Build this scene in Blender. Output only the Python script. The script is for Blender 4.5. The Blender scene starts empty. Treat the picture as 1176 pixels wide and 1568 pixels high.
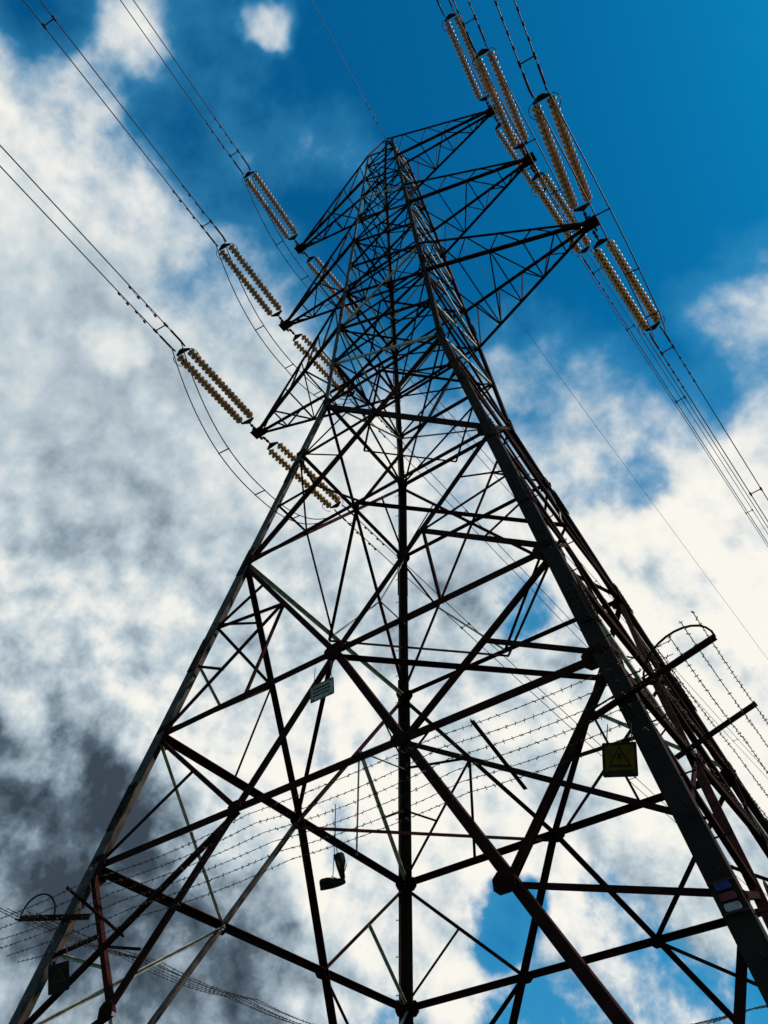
import bpy, math, random
from mathutils import Matrix, Vector
random.seed(4)
sc=bpy.context.scene
V3=Vector
# ------------------------------------------------------------ materials
def mat(name,c1,c2,scale=6,rough=.55,metal=0.,detail=5,bump=0.,spec=.2):
    m=bpy.data.materials.new(name);m.use_nodes=True;nt=m.node_tree;b=nt.nodes['Principled BSDF']
    tc=nt.nodes.new('ShaderNodeTexCoord');n=nt.nodes.new('ShaderNodeTexNoise');n.inputs['Scale'].default_value=scale;n.inputs['Detail'].default_value=detail
    r=nt.nodes.new('ShaderNodeValToRGB');r.color_ramp.elements[0].position=.35;r.color_ramp.elements[1].position=.65
    r.color_ramp.elements[0].color=(*c1,1);r.color_ramp.elements[1].color=(*c2,1)
    nt.links.new(tc.outputs['Object'],n.inputs['Vector']);nt.links.new(n.outputs['Fac'],r.inputs['Fac']);nt.links.new(r.outputs['Color'],b.inputs['Base Color'])
    b.inputs['Roughness'].default_value=rough;b.inputs['Metallic'].default_value=metal;b.inputs['Specular IOR Level'].default_value=spec
    if bump:
        bp=nt.nodes.new('ShaderNodeBump');bp.inputs['Strength'].default_value=bump;nt.links.new(n.outputs['Fac'],bp.inputs['Height']);nt.links.new(bp.outputs['Normal'],b.inputs['Normal'])
    return m
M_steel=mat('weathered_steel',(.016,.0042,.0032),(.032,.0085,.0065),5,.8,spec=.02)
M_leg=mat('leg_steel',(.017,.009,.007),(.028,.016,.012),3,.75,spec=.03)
M_leg_sunlit=mat('sunlit_tone_leg_steel',(.025,.016,.013),(.075,.055,.043),4,.6,spec=.05)  # lighter leg steel, sunlight put into the base colour
M_sunlit=mat('sunlit_tone_steel',(.20,.165,.13),(.44,.37,.30),7,.5)  # brace steel with its sunlit brightness painted into the colour
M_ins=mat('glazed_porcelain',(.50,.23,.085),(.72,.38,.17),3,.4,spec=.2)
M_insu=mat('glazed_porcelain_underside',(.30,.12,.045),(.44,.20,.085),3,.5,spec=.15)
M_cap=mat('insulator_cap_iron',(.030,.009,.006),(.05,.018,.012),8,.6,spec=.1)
M_wire=mat('aluminium_conductor',(.025,.015,.013),(.045,.03,.027),8,.6,spec=.1)
M_barb=mat('barbed_wire_steel',(.02,.010,.008),(.035,.02,.017),8,.6)
M_grass=mat('grass',(.035,.06,.02),(.06,.09,.03),.6,.95)
M_conc=mat('concrete',(.3,.29,.27),(.4,.38,.35),5,.9)
M_yel=mat('yellow_sign_paint',(.075,.034,.002),(.12,.054,.004),9,.6,spec=.03)
M_blk=mat('black_paint',(.012,.008,.006),(.02,.014,.012),5,.6,spec=.05)
M_wht=mat('white_enamel',(.22,.17,.15),(.36,.28,.25),7,.5,spec=.05)
M_red=mat('red_enamel',(.10,.012,.012),(.15,.03,.03),5,.5,spec=.05)
M_blu=mat('blue_enamel',(.02,.025,.08),(.03,.04,.11),5,.5,spec=.05)
M_shoe=mat('shoe_leather',(.008,.004,.0035),(.018,.010,.009),9,.7,spec=.05)
# ------------------------------------------------------------ mesh buckets
class B:
    def __init__(s): s.v=[];s.f=[];s.m=[];s.mats=[]
    def mi(s,m):
        if m not in s.mats: s.mats.append(m)
        return s.mats.index(m)
    def add(s,vs,fs,m):
        o=len(s.v);s.v+=[tuple(v) for v in vs];i=s.mi(m)
        for f in fs: s.f.append([o+k for k in f]);s.m.append(i)
    def obj(s,name,parent=None,smooth=False):
        me=bpy.data.meshes.new(name);me.from_pydata(s.v,[],s.f)
        for m in s.mats: me.materials.append(m)
        me.polygons.foreach_set('material_index',s.m)
        if smooth: me.polygons.foreach_set('use_smooth',[True]*len(s.f))
        me.update();o=bpy.data.objects.new(name,me);sc.collection.objects.link(o)
        if parent: o.parent=parent
        return o
def empty(name):
    o=bpy.data.objects.new(name,None);sc.collection.objects.link(o);return o
def frame(d,hint):
    d=d.normalized();e=hint-d*hint.dot(d)
    if e.length<1e-5: e=V3((1,0,0))-d*d.x
    e.normalize();return d,e,d.cross(e)
def angle(b,p,q,s,h1,h2,m,th=None,center=True):
    p=V3(p);q=V3(q);th=th or s*.12
    d=(q-p).normalized();e1=h1-d*h1.dot(d);e1.normalize();e2=h2-d*h2.dot(d)-e1*h2.dot(e1);e2.normalize()
    o=-e1*s/2 if center else V3((0,0,0))
    pr=[(0,0),(s,0),(s,th),(th,th),(th,s),(0,s)]
    vs=[x+o+e1*a+e2*c for x in (p,q) for a,c in pr]
    fs=[[i,(i+1)%6,6+(i+1)%6,6+i] for i in range(6)]+[[0,1,2,3],[0,3,4,5],[6,9,8,7],[6,11,10,9]]
    b.add(vs,fs,m)
def box(b,c,ax,ay,az,m):
    vs=[c+ax*i+ay*j+az*k for i in (-1,1) for j in (-1,1) for k in (-1,1)]
    b.add(vs,[[0,1,3,2],[4,6,7,5],[0,4,5,1],[2,3,7,6],[0,2,6,4],[1,5,7,3]],m)
def prism(b,pts,off,m):
    n=len(pts);vs=[p for p in pts]+[p+off for p in pts]
    b.add(vs,[list(range(n))[::-1],[n+i for i in range(n)]]+[[i,(i+1)%n,n+(i+1)%n,n+i] for i in range(n)],m)
def tube(b,pts,r,m,n=6):
    pts=[V3(p) for p in pts];vs=[];fs=[]
    for i,p in enumerate(pts):
        d=(pts[min(i+1,len(pts)-1)]-pts[max(i-1,0)]);d,e,f=frame(d,V3((.3,.2,1)))
        for k in range(n):
            a=2*math.pi*k/n;vs.append(p+e*math.cos(a)*r+f*math.sin(a)*r)
    for i in range(len(pts)-1):
        for k in range(n): fs.append([i*n+k,i*n+(k+1)%n,(i+1)*n+(k+1)%n,(i+1)*n+k])
    fs.append(list(range(n))[::-1]);fs.append([(len(pts)-1)*n+k for k in range(n)])
    b.add(vs,fs,m)
def lathe(b,M,prof,m,n=14):
    vs=[];fs=[]
    for r,z in prof:
        for k in range(n):
            a=2*math.pi*k/n;vs.append(M@V3((r*math.cos(a),r*math.sin(a),z)))
    for i in range(len(prof)-1):
        for k in range(n): fs.append([i*n+k,i*n+(k+1)%n,(i+1)*n+(k+1)%n,(i+1)*n+k])
    b.add(vs,fs,m)
# ------------------------------------------------------------ pylon geometry
w0=6.0982;zW=22.098;wW=2.0918;z1=7.826;z2=10.368;z3=15.09;zt=45.06;wt=.7614;H=48.
zT,zM,zB=41.54,34.17,26.82;aT,aM,aB=5.58,6.06,6.89
def hw(z): return w0+(wW-w0)*z/zW if z<zW else wW+(wt-wW)*(z-zW)/(zt-zW)
faces=[(V3((1,0,0)),V3((0,-1,0))),(V3((0,1,0)),V3((1,0,0))),(V3((-1,0,0)),V3((0,1,0))),(V3((0,-1,0)),V3((-1,0,0)))]
def fp(fi,u,z):
    t,n=faces[fi];w=hw(z);return t*(u*w)+n*w+V3((0,0,z))
def fpx(fi,x,z):
    t,n=faces[fi];return t*x+n*hw(z)+V3((0,0,z))
pyl=empty('electricity_pylon')
legs=B();br=B();arm=B();det=B()
for sx,sy in ((-1,-1),(1,-1),(1,1),(-1,1)):
    hx=V3((-sx,0,0));hy=V3((0,-sy,0))
    LM=M_leg_sunlit if (sx,sy)==(-1,-1) else M_leg  # left leg gets the steel with sunlight in its colour
    for a,b_,s in ((0.,z3,.24),(z3,zW,.20),(zW,zM,.15),(zM,zt,.12)):
        A=V3((sx*hw(a),sy*hw(a),a));C=V3((sx*hw(b_-1e-6),sy*hw(b_-1e-6),b_))
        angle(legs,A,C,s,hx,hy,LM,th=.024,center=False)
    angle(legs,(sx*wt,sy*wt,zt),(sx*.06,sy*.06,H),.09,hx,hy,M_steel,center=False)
    for z in (3.2,8.9,12.3,z3,18.6,zW,27.9,zM):
        L=.45 if z<zW else .3;s=.2 if z<zW else .13
        for hz,n in ((hx,V3((0,sy,0))),(hy,V3((sx,0,0)))):
            c=V3((sx*hw(z),sy*hw(z),z))+hz*(s*.55)+n*.018
            d=(V3((sx*hw(z+1),sy*hw(z+1),z+1))-V3((sx*hw(z),sy*hw(z),z))).normalized()
            box(legs,c,hz*s*.42,n*.012,d*L,M_leg)
            for k in range(6):
                for q in (-.22,.22):
                    cc=c+n*.014+d*L*(-.85+k*.34)+hz*s*q
                    box(legs,cc,hz*.014,n*.012,d*.014,M_leg)
    if (sx,sy) in ((1,-1),(-1,1)):
        z=3.2;k=0
        while z<44:
            c=V3((sx*hw(z),sy*hw(z),z));n=V3((sx,0,0)) if k%2 else V3((0,sy,0));h=hy if k%2 else hx
            tube(det,[c+h*.08,c+h*.08+n*.17,c+h*.08+n*.17+V3((0,0,.03))],.010,M_leg,5);z+=.38;k+=1
    c=V3((sx*hw(0),sy*hw(0),0));lathe(det,Matrix.Translation(c),[(0.001,.36),(.42,.36),(.47,.3),(.55,-.4)],M_conc,20)
cnt=[0]
def mem(fi,A,C,s,m=None,flip=1,bk=None,lay=0):
    t,n=faces[fi];cnt[0]+=1
    off=-.03-.014*lay-(cnt[0]%5)*.0022
    d=C-A;e1=d.cross(n).normalized()*flip
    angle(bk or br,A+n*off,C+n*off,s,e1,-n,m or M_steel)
def gus(fi,P,a,b_,lay=.0):
    t,n=faces[fi];up=V3((0,0,1))
    c=P+n*(-.022);cnt[0]+=1
    c+=n*(cnt[0]%4)*.0015
    pr=[(-a,-b_*.5),(-a*.5,-b_),(a*.5,-b_),(a,-b_*.5),(a,b_*.5),(a*.5,b_),(-a*.5,b_),(-a,b_*.5)]
    prism(br,[c+t*x+up*y for x,y in pr],n*.012,M_steel)
    for x,y in ((-.5,0),(.5,0),(0,.5),(0,-.5)):
        box(br,c+t*a*x+up*b_*y+n*.016,t*.014,up*.014,n*.012,M_steel)
for fi in range(4):
    def P(u,z): return fp(fi,u,z)
    def dl(s,z): return fpx(fi,s*w0*(z2-z)/z2,z)
    thin=lambda: (M_sunlit if (fi==3 and random.random()<.5) or (fi==1 and random.random()<.4) or (fi==2 and random.random()<.1) else M_steel)  # random thin braces take the painted sunlit tone, mostly left and right faces
    mem(fi,P(-1,z2),P(1,z2),.125,lay=1);mem(fi,P(-1,z1),P(1,z1),.12,lay=1)
    mem(fi,P(-1,z3),P(1,z3),.085,lay=1,m=M_sunlit if fi==3 else None)
    zX=z3+(zW-z3)*hw(z3)/(hw(z3)+hw(zW))
    mem(fi,P(-1,zX),P(1,zX),.08,lay=3)
    mem(fi,P(-1,zW-.01),P(1,zW-.01),.09,lay=1)
    gus(fi,P(0,z2),.2,.15)
    for s in (-1,1):
        mem(fi,P(0,z2),P(s,.35),.125,flip=s,lay=2,m=M_leg_sunlit if (fi==3 and s==1) else None)  # one left-face diagonal also carries the painted sunlit tone
        mem(fi,P(0,z2),P(s,z3),.105,flip=s,lay=2)
        mem(fi,P(s,z3),P(-s,zW),.095,flip=s,lay=2)
        Q=dl(s,z1);mem(fi,P(s,z2),Q,.075,lay=3,m=thin());gus(fi,Q,.13,.11)
        mid=(P(s,z2)+Q)/2;mem(fi,P(s,z1),mid,.06,lay=4,m=thin())
        Q3=dl(s,5.3);mem(fi,P(s,z1),Q3,.085,lay=3,m=M_sunlit if fi==3 else None);gus(fi,Q3,.13,.12)
        mem(fi,Q,P(s,5.31),.07,lay=4,m=thin())
        mem(fi,Q3,P(s,4.53),.07,lay=4,m=thin())
        Q4=dl(s,2.6);mem(fi,P(s,4.53),Q4,.07,lay=3,m=thin());mem(fi,Q4,P(s,2.1),.06,lay=4)
        mem(fi,(P(s,z1)+Q3)/2,P(s,6.5),.05,lay=5,m=thin())
        md=(P(0,z2)+P(s,z3))/2
        zm=(z2+z3)/2
        mem(fi,P(s,z2),md,.075,lay=3,m=thin());mem(fi,md,P(s,zm+.4),.05,lay=4,m=thin());mem(fi,md,P(s*.5,z2),.05,lay=4,m=thin())
        mem(fi,(P(s,z2)+md)/2,P(s,zm-.6),.045,lay=5,m=thin())
        m2=P(0,z2).lerp(P(s,z3),.75);mem(fi,m2,P(s,zm+.4),.045,lay=5,m=thin())
        cr=P(0,zX);md=P(s,z3).lerp(cr,.5);zq=(z3+zX)/2
        mem(fi,P(s,zX),md,.055,lay=4,m=thin());mem(fi,md,P(s,zq),.045,lay=5,m=thin());mem(fi,md,P(0,z3),.055,lay=4,m=thin())
        md=P(s,zW).lerp(cr,.5);mem(fi,P(s,zX),md,.045,lay=5)
        for z in (z1,z2,z3,zX,zW): gus(fi,P(s*.95,z),.17 if z<zW else .12,.17 if z<zW else .12)
    lv=[zW,24.5,zB,29.4,31.8,zM,36.7,39.2,zT,43.3,zt]
    for i in range(len(lv)-1):
        a,b_=lv[i],lv[i+1];s0=.07 if a<zM else .055
        for s in (-1,1): mem(fi,P(s,a+.001),P(-s,b_),s0,lay=2,flip=s,m=M_sunlit if random.random()<(.35 if fi in (1,3) else .12) else None)  # some cage braces coloured lighter as if caught by sun
        if i%2==0 or lv[i+1] in (zB,29.4,zM,36.7,zT): mem(fi,P(-1,b_),P(1,b_),s0,lay=1)
        for s in (-1,1): gus(fi,P(s*.93,a+.01),.1,.1)
def plan(A,C,s,m=M_steel): angle(br,A,C,s,(C-A).cross(V3((0,0,1))).normalized(),V3((0,0,-1)),m)
for z,s in ((z2-.1,.075),(z3-.1,.07),(zW-.12,.06),(zB-.08,.055),(zM-.08,.05),(zT-.08,.045)):
    c=[fp(i,0,z) for i in range(4)]
    for i in range(4): plan(c[i],c[(i+1)%4],s)
    w=hw(z)
    if z>=zW-.2:
        plan(V3((-w,-w,z-.1)),V3((w,w,z-.1)),s);plan(V3((w,-w,z-.17)),V3((-w,w,z-.17)),s)
tips={}
for key,zz,a,h,n in (('T',zT,aT,zt-zT,4),('M',zM,aM,2.53,4),('B',zB,aB,2.6,5)):
    for s in (-1,1):
        tip=V3((s*a,0,zz));tips[('R' if s>0 else 'L')+key]=tip
        bw=hw(zz);tw=hw(zz+h)
        bot={};top={}
        for t in (-1,1):
            b0=V3((s*bw,t*bw,zz));b1=tip+V3((0,t*.12,0));t0=V3((s*tw,t*tw,zz+h));t1=tip+V3((-s*.1,t*.12,.14))
            bot[t]=(b0,b1);top[t]=(t0,t1)
            angle(arm,b0,b1,.11,V3((0,-t,0)),V3((0,0,1)),M_steel,center=False)
            angle(arm,t0,t1,.09,V3((0,-t,0)),V3((0,0,-1)),M_steel,center=False)
            for i in range(n):
                f0=i/n;f1=(i+.5)/n;f2=(i+1)/n
                nn=V3((0,t,0))
                o=nn*(-.02)
                A=b0.lerp(b1,f0)+o;C=t0.lerp(t1,f1)+o;D=b0.lerp(b1,f2)+o
                angle(arm,A,C,.05,(C-A).cross(nn).normalized(),-nn,M_steel)
                if i<n-1: angle(arm,C+o*.5,D+o*.5,.05,(D-C).cross(nn).normalized(),-nn,M_steel)
        for i in range(n):
            f0=i/n;f1=(i+1)/n
            tt=1 if i%2 else -1
            A=bot[tt][0].lerp(bot[tt][1],f0);C=bot[-tt][0].lerp(bot[-tt][1],f1)
            angle(arm,A+V3((0,0,.02)),C+V3((0,0,.02)),.05,(C-A).cross(V3((0,0,1))).normalized(),V3((0,0,1)),M_steel)
            if i:
                A=bot[1][0].lerp(bot[1][1],f0);C=bot[-1][0].lerp(bot[-1][1],f0)
                angle(arm,A+V3((0,0,.035)),C+V3((0,0,.035)),.045,V3((s,0,0)),V3((0,0,1)),M_steel)
        box(arm,tip+V3((s*.05,0,.02)),V3((.26,0,0)),V3((0,.2,0)),V3((0,0,.012)),M_steel)
        box(arm,tip+V3((s*.05,0,.05)),V3((.2,0,0)),V3((0,.015,0)),V3((0,0,.14)),M_steel)
        for t in (-1,1): box(arm,tip+V3((s*.1,t*.2,-.04)),V3((.03,0,0)),V3((0,.08,0)),V3((0,0,.06)),M_steel)
legs.obj('legs',pyl);br.obj('lattice_bracing',pyl);arm.obj('cross_arms',pyl);det.obj('step_bolts_and_footings',pyl)
# ------------------------------------------------------------ insulator strings
LN=4.65
dN=V3((.1067,-1,-.1291)).normalized();dF=V3((.0547,1,-.0448)).normalized()
def ins_mesh():
    b=B()
    tube(b,[(0,0,0),(0,0,.42)],.03,M_cap)
    for z in (.1,.25): box(b,V3((0,0,z)),V3((.05,0,0)),V3((0,.02,0)),V3((0,0,.05)),M_cap)
    for z,s in ((.46,1),(LN-.28,-1)):
        pr=[(-.05,-.06*s),(.05,-.06*s),(.28,.06*s),(.28,.12*s),(-.28,.12*s),(-.28,.06*s)]
        prism(b,[V3((x,-.012,z+q)) for x,q in pr],V3((0,.024,0)),M_cap)
    n=19;z0=.62;z1_=LN-.44;sp=(z1_-z0)/n
    for x in (-.23,.23):
        tube(b,[(x,0,z0-.06),(x,0,z1_+.06)],.016,M_cap,6)
        for i in range(n):
            T=Matrix.Translation((x,0,z0+sp*(i+.1)))
            lathe(b,T,[(.02,-.01),(.055,-.005),(.060,.035),(.05,.045)],M_cap,10)
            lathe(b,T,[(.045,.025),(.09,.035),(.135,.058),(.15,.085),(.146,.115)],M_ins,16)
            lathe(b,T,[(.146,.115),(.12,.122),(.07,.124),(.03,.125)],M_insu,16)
    for s in (-1,1):
        pts=[]
        for k in range(13):
            a=math.pi*1.7*k/12
            pts.append((s*(.30+.16*math.sin(a)),.10,LN-.30-.30*(1-math.cos(a))*.8))
        tube(b,pts,.013,M_cap,5)
    tube(b,[(-.2,0,LN-.2),(-.22,0,LN)],.03,M_cap);tube(b,[(.2,0,LN-.2),(.22,0,LN)],.03,M_cap)
    o=b.obj('insulator_string',None,True);me=o.data;bpy.data.objects.remove(o);me.name='insulator_string_mesh';return me
IM=ins_mesh()
def place(tip,d):
    o=bpy.data.objects.new('insulator_string',IM);sc.collection.objects.link(o)
    x=d.cross(V3((0,0,1))).normalized();y=d.cross(x)
    M=Matrix((x,y,d)).transposed().to_4x4();M.translation=tip;o.matrix_world=M;return x
for k,t in tips.items():
    cb=B();ends={}
    for nm,d,ty in (('n',dN,-1),('f',dF,1)):
        t0=t+V3((0,ty*.2,-.06));x=place(t0,d);e=t0+d*LN
        hd=V3((d.x,d.y,0)).normalized();sl=d.z/math.hypot(d.x,d.y)
        ends[nm]=(e,x,hd)
        kk=-sl/300 if ty<0 else .00045
        def cp(s,o): return e+x*o+hd*s+V3((0,0,sl*s+kk*s*s))
        ss=[0,.5,1,2,4,6,8,10,13,16,20,25,30,36,42,50,60,70,80,95,110,130,150,180,210,240,270,300]
        for o in (-.22,.22):
            tube(cb,[cp(s,o) for s in ss],.019,M_wire,6)
            tube(cb,[cp(0,o),cp(.55,o)],.036,M_cap,8)
            for s in (1.5,2.3):
                c=cp(s,o)+V3((0,0,-.09));tube(cb,[c-hd*.22,c+hd*.22],.009,M_cap,5)
                for q in (-1,1): tube(cb,[c+hd*q*.15,c+hd*q*.25],.034,M_cap,8)
                tube(cb,[c,c+V3((0,0,.09))],.018,M_cap,5)
        for s in (.8,9,26,52,90):
            tube(cb,[cp(s,-.25),cp(s,.25)],.022,M_cap,6)
            for o in (-.22,.22): tube(cb,[cp(s-.09,o),cp(s+.09,o)],.04,M_cap,8)
    (e1,x1,_),(e2,x2,_)=ends['n'],ends['f']
    for o in (-.2,.2):
        pts=[]
        for i in range(31):
            q=i/30;p=(e1+x1*o).lerp(e2-x2*o,q);p.z-=3.3*(1-abs(2*q-1)**2.4)
            pts.append(p)
        tube(cb,pts,.019,M_wire,6)
    for q in (.3,.5,.7):
        p=e1.lerp(e2,q);p.z-=3.3*(1-abs(2*q-1)**2.4);tube(cb,[p-x1*.22,p+x1*.22],.022,M_cap,6)
    cb.obj('power_line',None,True)
eb=B()
for d in (dN,dF):
    hd=V3((d.x,d.y,0)).normalized()
    tube(eb,[V3((0,0,H))+hd*s+V3((0,0,-.07*s+.00025*s*s)) for s in (0,1,3,6,10,15,20,30,40,60,80,110,150,200,250,300)],.013,M_wire,5)
    for s in (1.2,2.0):
        c=V3((0,0,H-.08))+hd*s+V3((0,0,-.07*s));tube(eb,[c-hd*.2,c-hd*.1],.03,M_cap);tube(eb,[c+hd*.2,c+hd*.1],.03,M_cap);tube(eb,[c-hd*.2,c+hd*.2],.008,M_cap)
eb.obj('earth_wire',None,True)
# ------------------------------------------------------------ anti-climbing guard
gb=B()
zgs=(6.42,7.0,6.42,7.0)
offs=[.12,.3,.48,.66,.84,1.0]
for fi in range(4):
    t,n=faces[fi];zg=zgs[fi]
    for o in offs:
        L2=hw(zg)+.35+o*.3;A=-t*L2+n*(hw(zg)+o)+V3((0,0,zg+.28*o));C=A+t*2*L2
        d=C-A;ns=4
        for k in range(ns):
            p,q=A.lerp(C,k/ns),A.lerp(C,(k+1)/ns);pts=[]
            sg=random.uniform(.03,.09)
            for u in range(7):
                r=p.lerp(q,u/6);r.z-=sg*4*(u/6)*(1-u/6);pts.append(r)
            tube(gb,pts,.0055,M_barb,4)
            L=(q-p).length;s=random.random()*.1
            while s<L:
                f=s/L;c=p.lerp(q,f);c.z-=sg*4*f*(1-f)
                for _ in range(2):
                    v=V3((random.uniform(-1,1),random.uniform(-1,1),random.uniform(-1,1))).normalized()*.026
                    tube(gb,[c-v,c+v],.0045,M_barb,3)
                s+=.11
gb.obj('barbed_wire')
ab=B();zg=7.0
for sx in (-1,1):
    for sy in (-1,1):
        w=hw(zg);c=V3((sx*w,sy*w,zg));y=V3((0,sy*.04,0))
        angle(ab,c+V3((-sx*.75,0,-.15))+y,c+V3((sx*1.05,0,.29))+y,.09,V3((0,0,1)),V3((0,sy,0)),M_steel)
        pts=[]
        for k in range(14):
            a=math.pi*k/13;pts.append(c+y+V3((sx*(.6-.45*math.cos(a)),0,.2+.36*math.sin(a)-.10*math.cos(a))))
        tube(ab,pts,.014,M_steel,6)
for fi in range(4):
    t,n=faces[fi];zg=zgs[fi]
    for u in (-3.28,3.28):
        c=t*u+n*hw(zg)+V3((0,0,zg));angle(ab,c-n*.12+V3((0,0,-.04)),c+n*1.02+V3((0,0,.28)),.05,t,V3((0,0,1)),M_steel)
ab.obj('barbed_wire_brackets',pyl)
# ------------------------------------------------------------ signs
def rounded(hx,hy,r,n=4):
    out=[]
    for cx,cy,a0 in ((hx-r,hy-r,0),(-hx+r,hy-r,90),(-hx+r,-hy+r,180),(hx-r,-hy+r,270)):
        for k in range(n+1):
            a=math.radians(a0+90*k/n);out.append((cx+r*math.cos(a),cy+r*math.sin(a)))
    return out
def sign(name,c,hx,hy,layers,rz=0.,tilt=.18,roll=0.,hang=.25):
    b=B()
    prism(b,[V3((x,0,y)) for x,y in rounded(hx,hy,.02)],V3((0,.006,0)),layers[0])
    yy=0.
    for m,polys in layers[1:]:
        yy-=.004
        for pl in polys: prism(b,[V3((x,yy,y)) for x,y in pl],V3((0,.003,0)),m)
    for x in (-hx*.75,hx*.75):
        tube(b,[(x,-.01,hy*.85),(x,.02,hy*.85),(x*.9,.05,hy*.85+hang)],.006,M_barb,5)
        for z in (-hy*.8,hy*.8): tube(b,[(x,-.012,z),(x,.008,z)],.012,M_cap,6)
    o=b.obj(name);o.location=c;o.rotation_euler=(tilt,roll,rz);return o
def framepoly(hx,hy,w): return [[(-hx,hy-w),(hx,hy-w),(hx,hy),(-hx,hy)],[(-hx,-hy),(hx,-hy),(hx,-hy+w),(-hx,-hy+w)],[(-hx,-hy+w),(-hx+w,-hy+w),(-hx+w,hy-w),(-hx,hy-w)],[(hx-w,-hy+w),(hx,-hy+w),(hx,hy-w),(hx-w,hy-w)]]
def tri(s,cx,cy): return [(cx-s,cy-s*.8),(cx+s,cy-s*.8),(cx,cy+s*.95)]
bolt=[(-.008,.055),(.022,.055),(.006,.012),(.024,.012),(-.014,-.05),(-.002,-.004),(-.020,-.004)]
sign('danger_sign',(4.5,-5.04,6.2),.185,.185,[M_yel,(M_blk,framepoly(.178,.178,.02)+[tri(.125,0,.02)]+[[(-.13,-.15),(.13,-.15),(.13,-.115),(-.13,-.115)]]),(M_yel,[tri(.098,0,.018)]),(M_blk,[[(x,y+.01) for x,y in bolt]])],rz=.15,roll=.25)
txt=[]
for r in range(3):
    x=-.19
    while x<.16:
        l=random.uniform(.02,.06);txt.append([(x,.05-r*.055),(x+l,.05-r*.055),(x+l,.075-r*.055),(x,.075-r*.055)]);x+=l+.015
sign('tower_number_plate',(.02,-4.52,9.37),.26,.14,[M_wht,(M_blk,txt+framepoly(.25,.13,.008))],rz=-.1,roll=.1,hang=.35)
sign('danger_sign',(-4.17,-5.1,5.97),.15,.19,[M_blk,(M_yel,[tri(.10,0,.03)]),(M_blk,[tri(.085,0,.03)])],rz=.5,roll=-.2)
b=B();zz=4.50;c=V3((hw(zz)-.12,-hw(zz)-.03,zz));up=V3((-.181,.181,1)).normalized();tx=V3((1,0,0))
for k,(m,z) in enumerate(((M_wht,-.10),(M_red,0),(M_blu,.10))):
    prism(b,[c+tx*x+up*(y+z) for x,y in rounded(.07,.036,.02)],V3((0,-.01,0)),m)
for z in (-.15,.15):
    box(b,c+up*z,tx*.12,V3((0,.006,0)),up*.010,M_cap)
b.obj('circuit_colour_plates')
# ------------------------------------------------------------ hanging shoes
sh=empty('hanging_shoes')
def shoe(M,name):
    b=B();L=.29;n=12
    rings=[];K=12
    for i in range(n+1):
        u=i/n;x=(u-.5)*L
        wd=.036+.014*math.sin(math.pi*min(1,u*1.15))+ (.006 if u>.6 else 0)
        if u>.9: wd*=math.sqrt(max(.05,1-((u-.9)/.11)**2))
        if u<.06: wd*=.75
        ht=.105-.012*u/.4 if u<.38 else (.093-(u-.38)/.3*.045 if u<.68 else .048-(u-.68)*.06)
        if u<.06: ht*=.85
        ring=[]
        for k in range(K):
            a=2*math.pi*k/K;cy=math.cos(a);sz=math.sin(a)
            yy=wd*(abs(cy)**.7)*(1 if cy>0 else -1);taper=1-.35*max(0,sz)*(1 if u<.5 else .5)
            ring.append(M@V3((x,yy*taper,(.5+.5*sz)*ht)))
        rings.append(ring)
    vs=[p for r in rings for p in r];fs=[]
    for i in range(n):
        for k in range(K): fs.append([i*K+k,i*K+(k+1)%K,(i+1)*K+(k+1)%K,(i+1)*K+k])
    fs.append(list(range(K))[::-1]);fs.append([n*K+k for k in range(K)]);b.add(vs,fs,M_shoe)
    out=[];N2=22
    for k in range(N2):
        a=2*math.pi*k/N2;x=math.cos(a);y=math.sin(a);out.append(V3((x*L*.52,y*(.045 if x>-.2 else .038),-.022)))
    prism(b,[M@p for p in out],(M.to_3x3()@V3((0,0,.028))),M_blk)
    for q in range(4): tube(b,[M@V3((.0+q*.018,-.025,.088-q*.012)),M@V3((.01+q*.018,.025,.088-q*.012))],.004,M_wht,4)
    b.obj(name,sh,True)
base=V3((1.10,-5.60,5.75))
shoe(Matrix.Translation(base+V3((.0,0,-.11)))@Matrix.Rotation(math.radians(20),4,'Z')@Matrix.Rotation(math.radians(-8),4,'Y'),'shoe_level')
shoe(Matrix.Translation(base+V3((.05,.05,.10)))@Matrix.Rotation(math.radians(40),4,'Z')@Matrix.Rotation(math.radians(72),4,'Y'),'shoe_upright')
b=B();tube(b,[base+V3((0,0,-.02)),base+V3((.02,0,.3)),base+V3((.03,0,.85))],.005,M_blk,5);tube(b,[base+V3((.05,.05,.14)),base+V3((.03,.0,.4)),base+V3((.03,0,.85))],.005,M_blk,5);b.obj('laces',sh)
# ------------------------------------------------------------ ground
g=B();g.add([(-3000,-3000,0),(3000,-3000,0),(3000,3000,0),(-3000,3000,0)],[[0,1,2,3]],M_grass);g.obj('ground')
# ------------------------------------------------------------ camera
MR=[[.820134,.570927,-.037719],[-.446104,.596762,-.666983],[-.35829,.563842,.744118]]
F=1246.47
cam=bpy.data.cameras.new('camera');co=bpy.data.objects.new('camera',cam);sc.collection.objects.link(co);sc.camera=co
cam.sensor_fit='VERTICAL';cam.sensor_height=36;cam.lens=F/1568*36;cam.clip_end=8000
Mx=Matrix.Identity(4)
for j in range(3): Mx[j][0]=MR[0][j];Mx[j][1]=-MR[1][j];Mx[j][2]=-MR[2][j]
CP=V3((6.7239,-12.9352,1.6));Mx.translation=CP;co.matrix_world=Mx
def ray(x,y):
    v=((x-588)/F,(y-784)/F,1);return V3([sum(MR[i][j]*v[i] for i in range(3)) for j in range(3)]).normalized()
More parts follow.
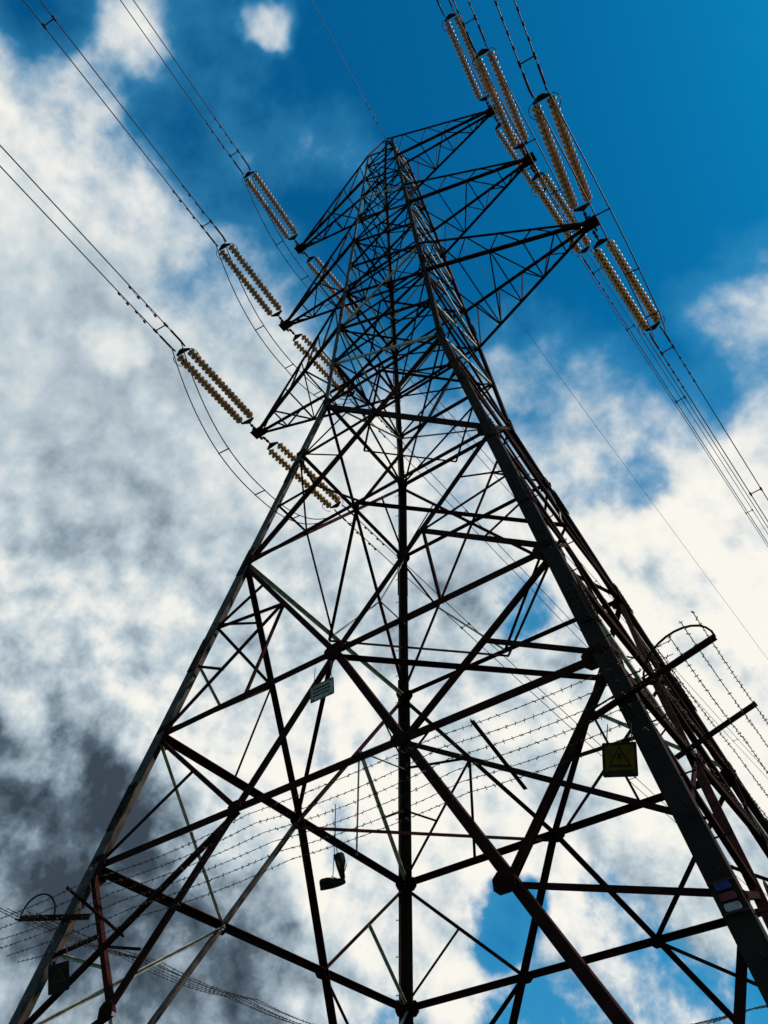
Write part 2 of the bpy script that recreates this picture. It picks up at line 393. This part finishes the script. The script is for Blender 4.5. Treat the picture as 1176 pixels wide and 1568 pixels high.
# ------------------------------------------------------------ sky
cov=[(40,320,190,.30),(50,600,330,.46),(250,820,330,.36),(300,560,170,.20),(420,25,45,.65),(210,60,60,.25),(60,130,110,.2),
(1030,930,180,.7),(1170,800,130,.45),(1130,470,110,.36),(1140,620,150,.16),(850,620,150,.25),(790,520,60,.2),
(100,1000,400,.4),(700,1000,250,.34),(500,1250,350,.36),(150,1400,350,.65),(900,1250,300,.38),(1100,1100,280,.5),(560,760,170,.28),(690,330,60,.35),(480,220,80,.22),(180,510,60,.2),
(235,370,80,-.2),(790,1410,65,-.65),(650,1290,50,-.2),(700,200,380,-.5),(1000,200,380,-.75),(60,20,80,-.35),(330,200,130,-.2),(980,650,90,-.22)]
drk=[(0,1290,240,.44),(230,1420,210,.32),(690,970,120,.25),(350,1500,160,.2),(1000,1440,120,.2),(160,1105,60,-.2),(60,1070,60,-.2),(180,520,45,-.30),(1020,840,190,-.28),(1100,1080,200,-.18),(520,1120,220,-.10),(800,1200,200,-.08),(425,20,60,-.15),(910,830,50,.12),(150,930,70,-.10),(60,700,330,.13),(800,600,200,.08)]
W=bpy.data.worlds.new('World');sc.world=W;W.use_nodes=True;nt=W.node_tree;N=nt.nodes;Lk=nt.links;bg=N['Background'];bg.inputs['Strength'].default_value=.1
try: W.cycles.sampling_method='NONE'
except Exception: pass
tc=N.new('ShaderNodeTexCoord')
def noise(scale,detail,rough,src,off=(0,0,0),dist=0.):
    n=N.new('ShaderNodeTexNoise');n.inputs['Scale'].default_value=scale;n.inputs['Detail'].default_value=detail;n.inputs['Roughness'].default_value=rough;n.inputs['Distortion'].default_value=dist
    mp=N.new('ShaderNodeVectorMath');mp.operation='ADD';mp.inputs[1].default_value=off;Lk.new(src,mp.inputs[0]);Lk.new(mp.outputs[0],n.inputs['Vector']);return n
def math_(op,a,b=None,clamp=False):
    m=N.new('ShaderNodeMath');m.operation=op;m.use_clamp=clamp
    for i,x in enumerate((a,b)):
        if x is None: continue
        if isinstance(x,(int,float)): m.inputs[i].default_value=x
        else: Lk.new(x,m.inputs[i])
    return m.outputs[0]
def maprange(v,a,b,c=0.,d=1.):
    m=N.new('ShaderNodeMapRange');m.interpolation_type='SMOOTHSTEP'
    for k,x in (('From Min',a),('From Max',b),('To Min',c),('To Max',d)): m.inputs[k].default_value=x
    Lk.new(v,m.inputs['Value']);return m.outputs[0]
G=tc.outputs['Generated']
wn=noise(6,4,.55,G,(3.1,2.2,4.))
s1=N.new('ShaderNodeVectorMath');s1.operation='SUBTRACT';s1.inputs[1].default_value=(.5,.5,.5);Lk.new(wn.outputs['Color'],s1.inputs[0])
s2=N.new('ShaderNodeVectorMath');s2.operation='SCALE';s2.inputs['Scale'].default_value=.17;Lk.new(s1.outputs[0],s2.inputs[0])
s3=N.new('ShaderNodeVectorMath');s3.operation='ADD';Lk.new(G,s3.inputs[0]);Lk.new(s2.outputs[0],s3.inputs[1])
s4=N.new('ShaderNodeVectorMath');s4.operation='NORMALIZE';Lk.new(s3.outputs[0],s4.inputs[0])
def blobs(lst,start):
    acc=start
    for x,y,r,a in lst:
        d=ray(x,y);ct=1/math.sqrt(1+((x-588)**2+(y-784)**2)/F**2)
        rr=r*1.35/F*ct
        dp=N.new('ShaderNodeVectorMath');dp.operation='DOT_PRODUCT';dp.inputs[1].default_value=d;Lk.new(s4.outputs[0],dp.inputs[0])
        acc=math_('ADD',acc,maprange(dp.outputs['Value'],math.cos(rr),1.,0.,a))
    return acc
sd=V3((.78,.35,.85)).normalized();el=math.asin(sd.z);az=math.atan2(sd.x,sd.y)
n1=noise(6.5,9,.56,G,(0,0,0),.06);n3=noise(6.5,6,.56,G,tuple(sd*.022),.06);n2=noise(4,4,.5,G,(7.7,5.,9.))
# low clouds are crisp cumulus, high ones are soft haze
sx_=N.new('ShaderNodeSeparateXYZ');Lk.new(G,sx_.inputs[0]);low=maprange(sx_.outputs['Z'],.80,.60)
c=blobs(cov,math_('SUBTRACT',math_('MULTIPLY',n1.outputs['Fac'],2.2),1.08))
asoft=maprange(c,-.15,.60);acrisp=maprange(c,.06,.36)
mm=N.new('ShaderNodeMix');mm.data_type='FLOAT';Lk.new(low,mm.inputs[0]);Lk.new(asoft,mm.inputs[2]);Lk.new(acrisp,mm.inputs[3]);al=mm.outputs[0]
hz=maprange(c,-.6,.25,0.,.6)
relief=math_('MULTIPLY',math_('SUBTRACT',n3.outputs['Fac'],n1.outputs['Fac']),math_('ADD',math_('MULTIPLY',low,1.6),1.5))
base_=math_('ADD',math_('MULTIPLY',math_('SUBTRACT',n2.outputs['Fac'],.5),-.45),.21)
thick=maprange(c,.3,1.3,0.,.14)
dk=blobs(drk,math_('ADD',math_('ADD',base_,relief),thick))
rp=N.new('ShaderNodeValToRGB');e=rp.color_ramp.elements;e[0].position=0;e[0].color=(1,.97,.89,1);e[1].position=1;e[1].color=(.045,.065,.09,1)
for p_,c_ in ((.15,(.88,.89,.86)),(.38,(.54,.635,.69)),(.6,(.30,.38,.45)),(.8,(.11,.155,.20))):
    x=e.new(p_);x.color=(*c_,1)
Lk.new(dk,rp.inputs['Fac'])
cs_=N.new('ShaderNodeVectorMath');cs_.operation='SCALE';cs_.inputs['Scale'].default_value=9.6;Lk.new(rp.outputs['Color'],cs_.inputs[0])
sky=N.new('ShaderNodeTexSky');sky.sky_type='NISHITA';sky.sun_disc=False;sky.sun_elevation=el;sky.sun_rotation=az
tm=N.new('ShaderNodeVectorMath');tm.operation='MULTIPLY';tm.inputs[1].default_value=(.012,.70,1.08);Lk.new(sky.outputs[0],tm.inputs[0])
mh=N.new('ShaderNodeMix');mh.data_type='RGBA';mh.inputs[7].default_value=(.6,3.4,6.0,1);Lk.new(hz,mh.inputs[0]);Lk.new(tm.outputs[0],mh.inputs[6])
mx=N.new('ShaderNodeMix');mx.data_type='RGBA';Lk.new(al,mx.inputs[0]);Lk.new(mh.outputs[2],mx.inputs[6]);Lk.new(cs_.outputs[0],mx.inputs[7]);Lk.new(mx.outputs[2],bg.inputs['Color'])
sl=bpy.data.lights.new('sun','SUN');sl.energy=4.5;sl.angle=math.radians(.5);sl.color=(1,.94,.84);so=bpy.data.objects.new('sun',sl);sc.collection.objects.link(so)
so.rotation_euler=(-sd).to_track_quat('-Z','Y').to_euler()
sc.view_settings.view_transform='Standard';sc.view_settings.look='None';sc.view_settings.exposure=0
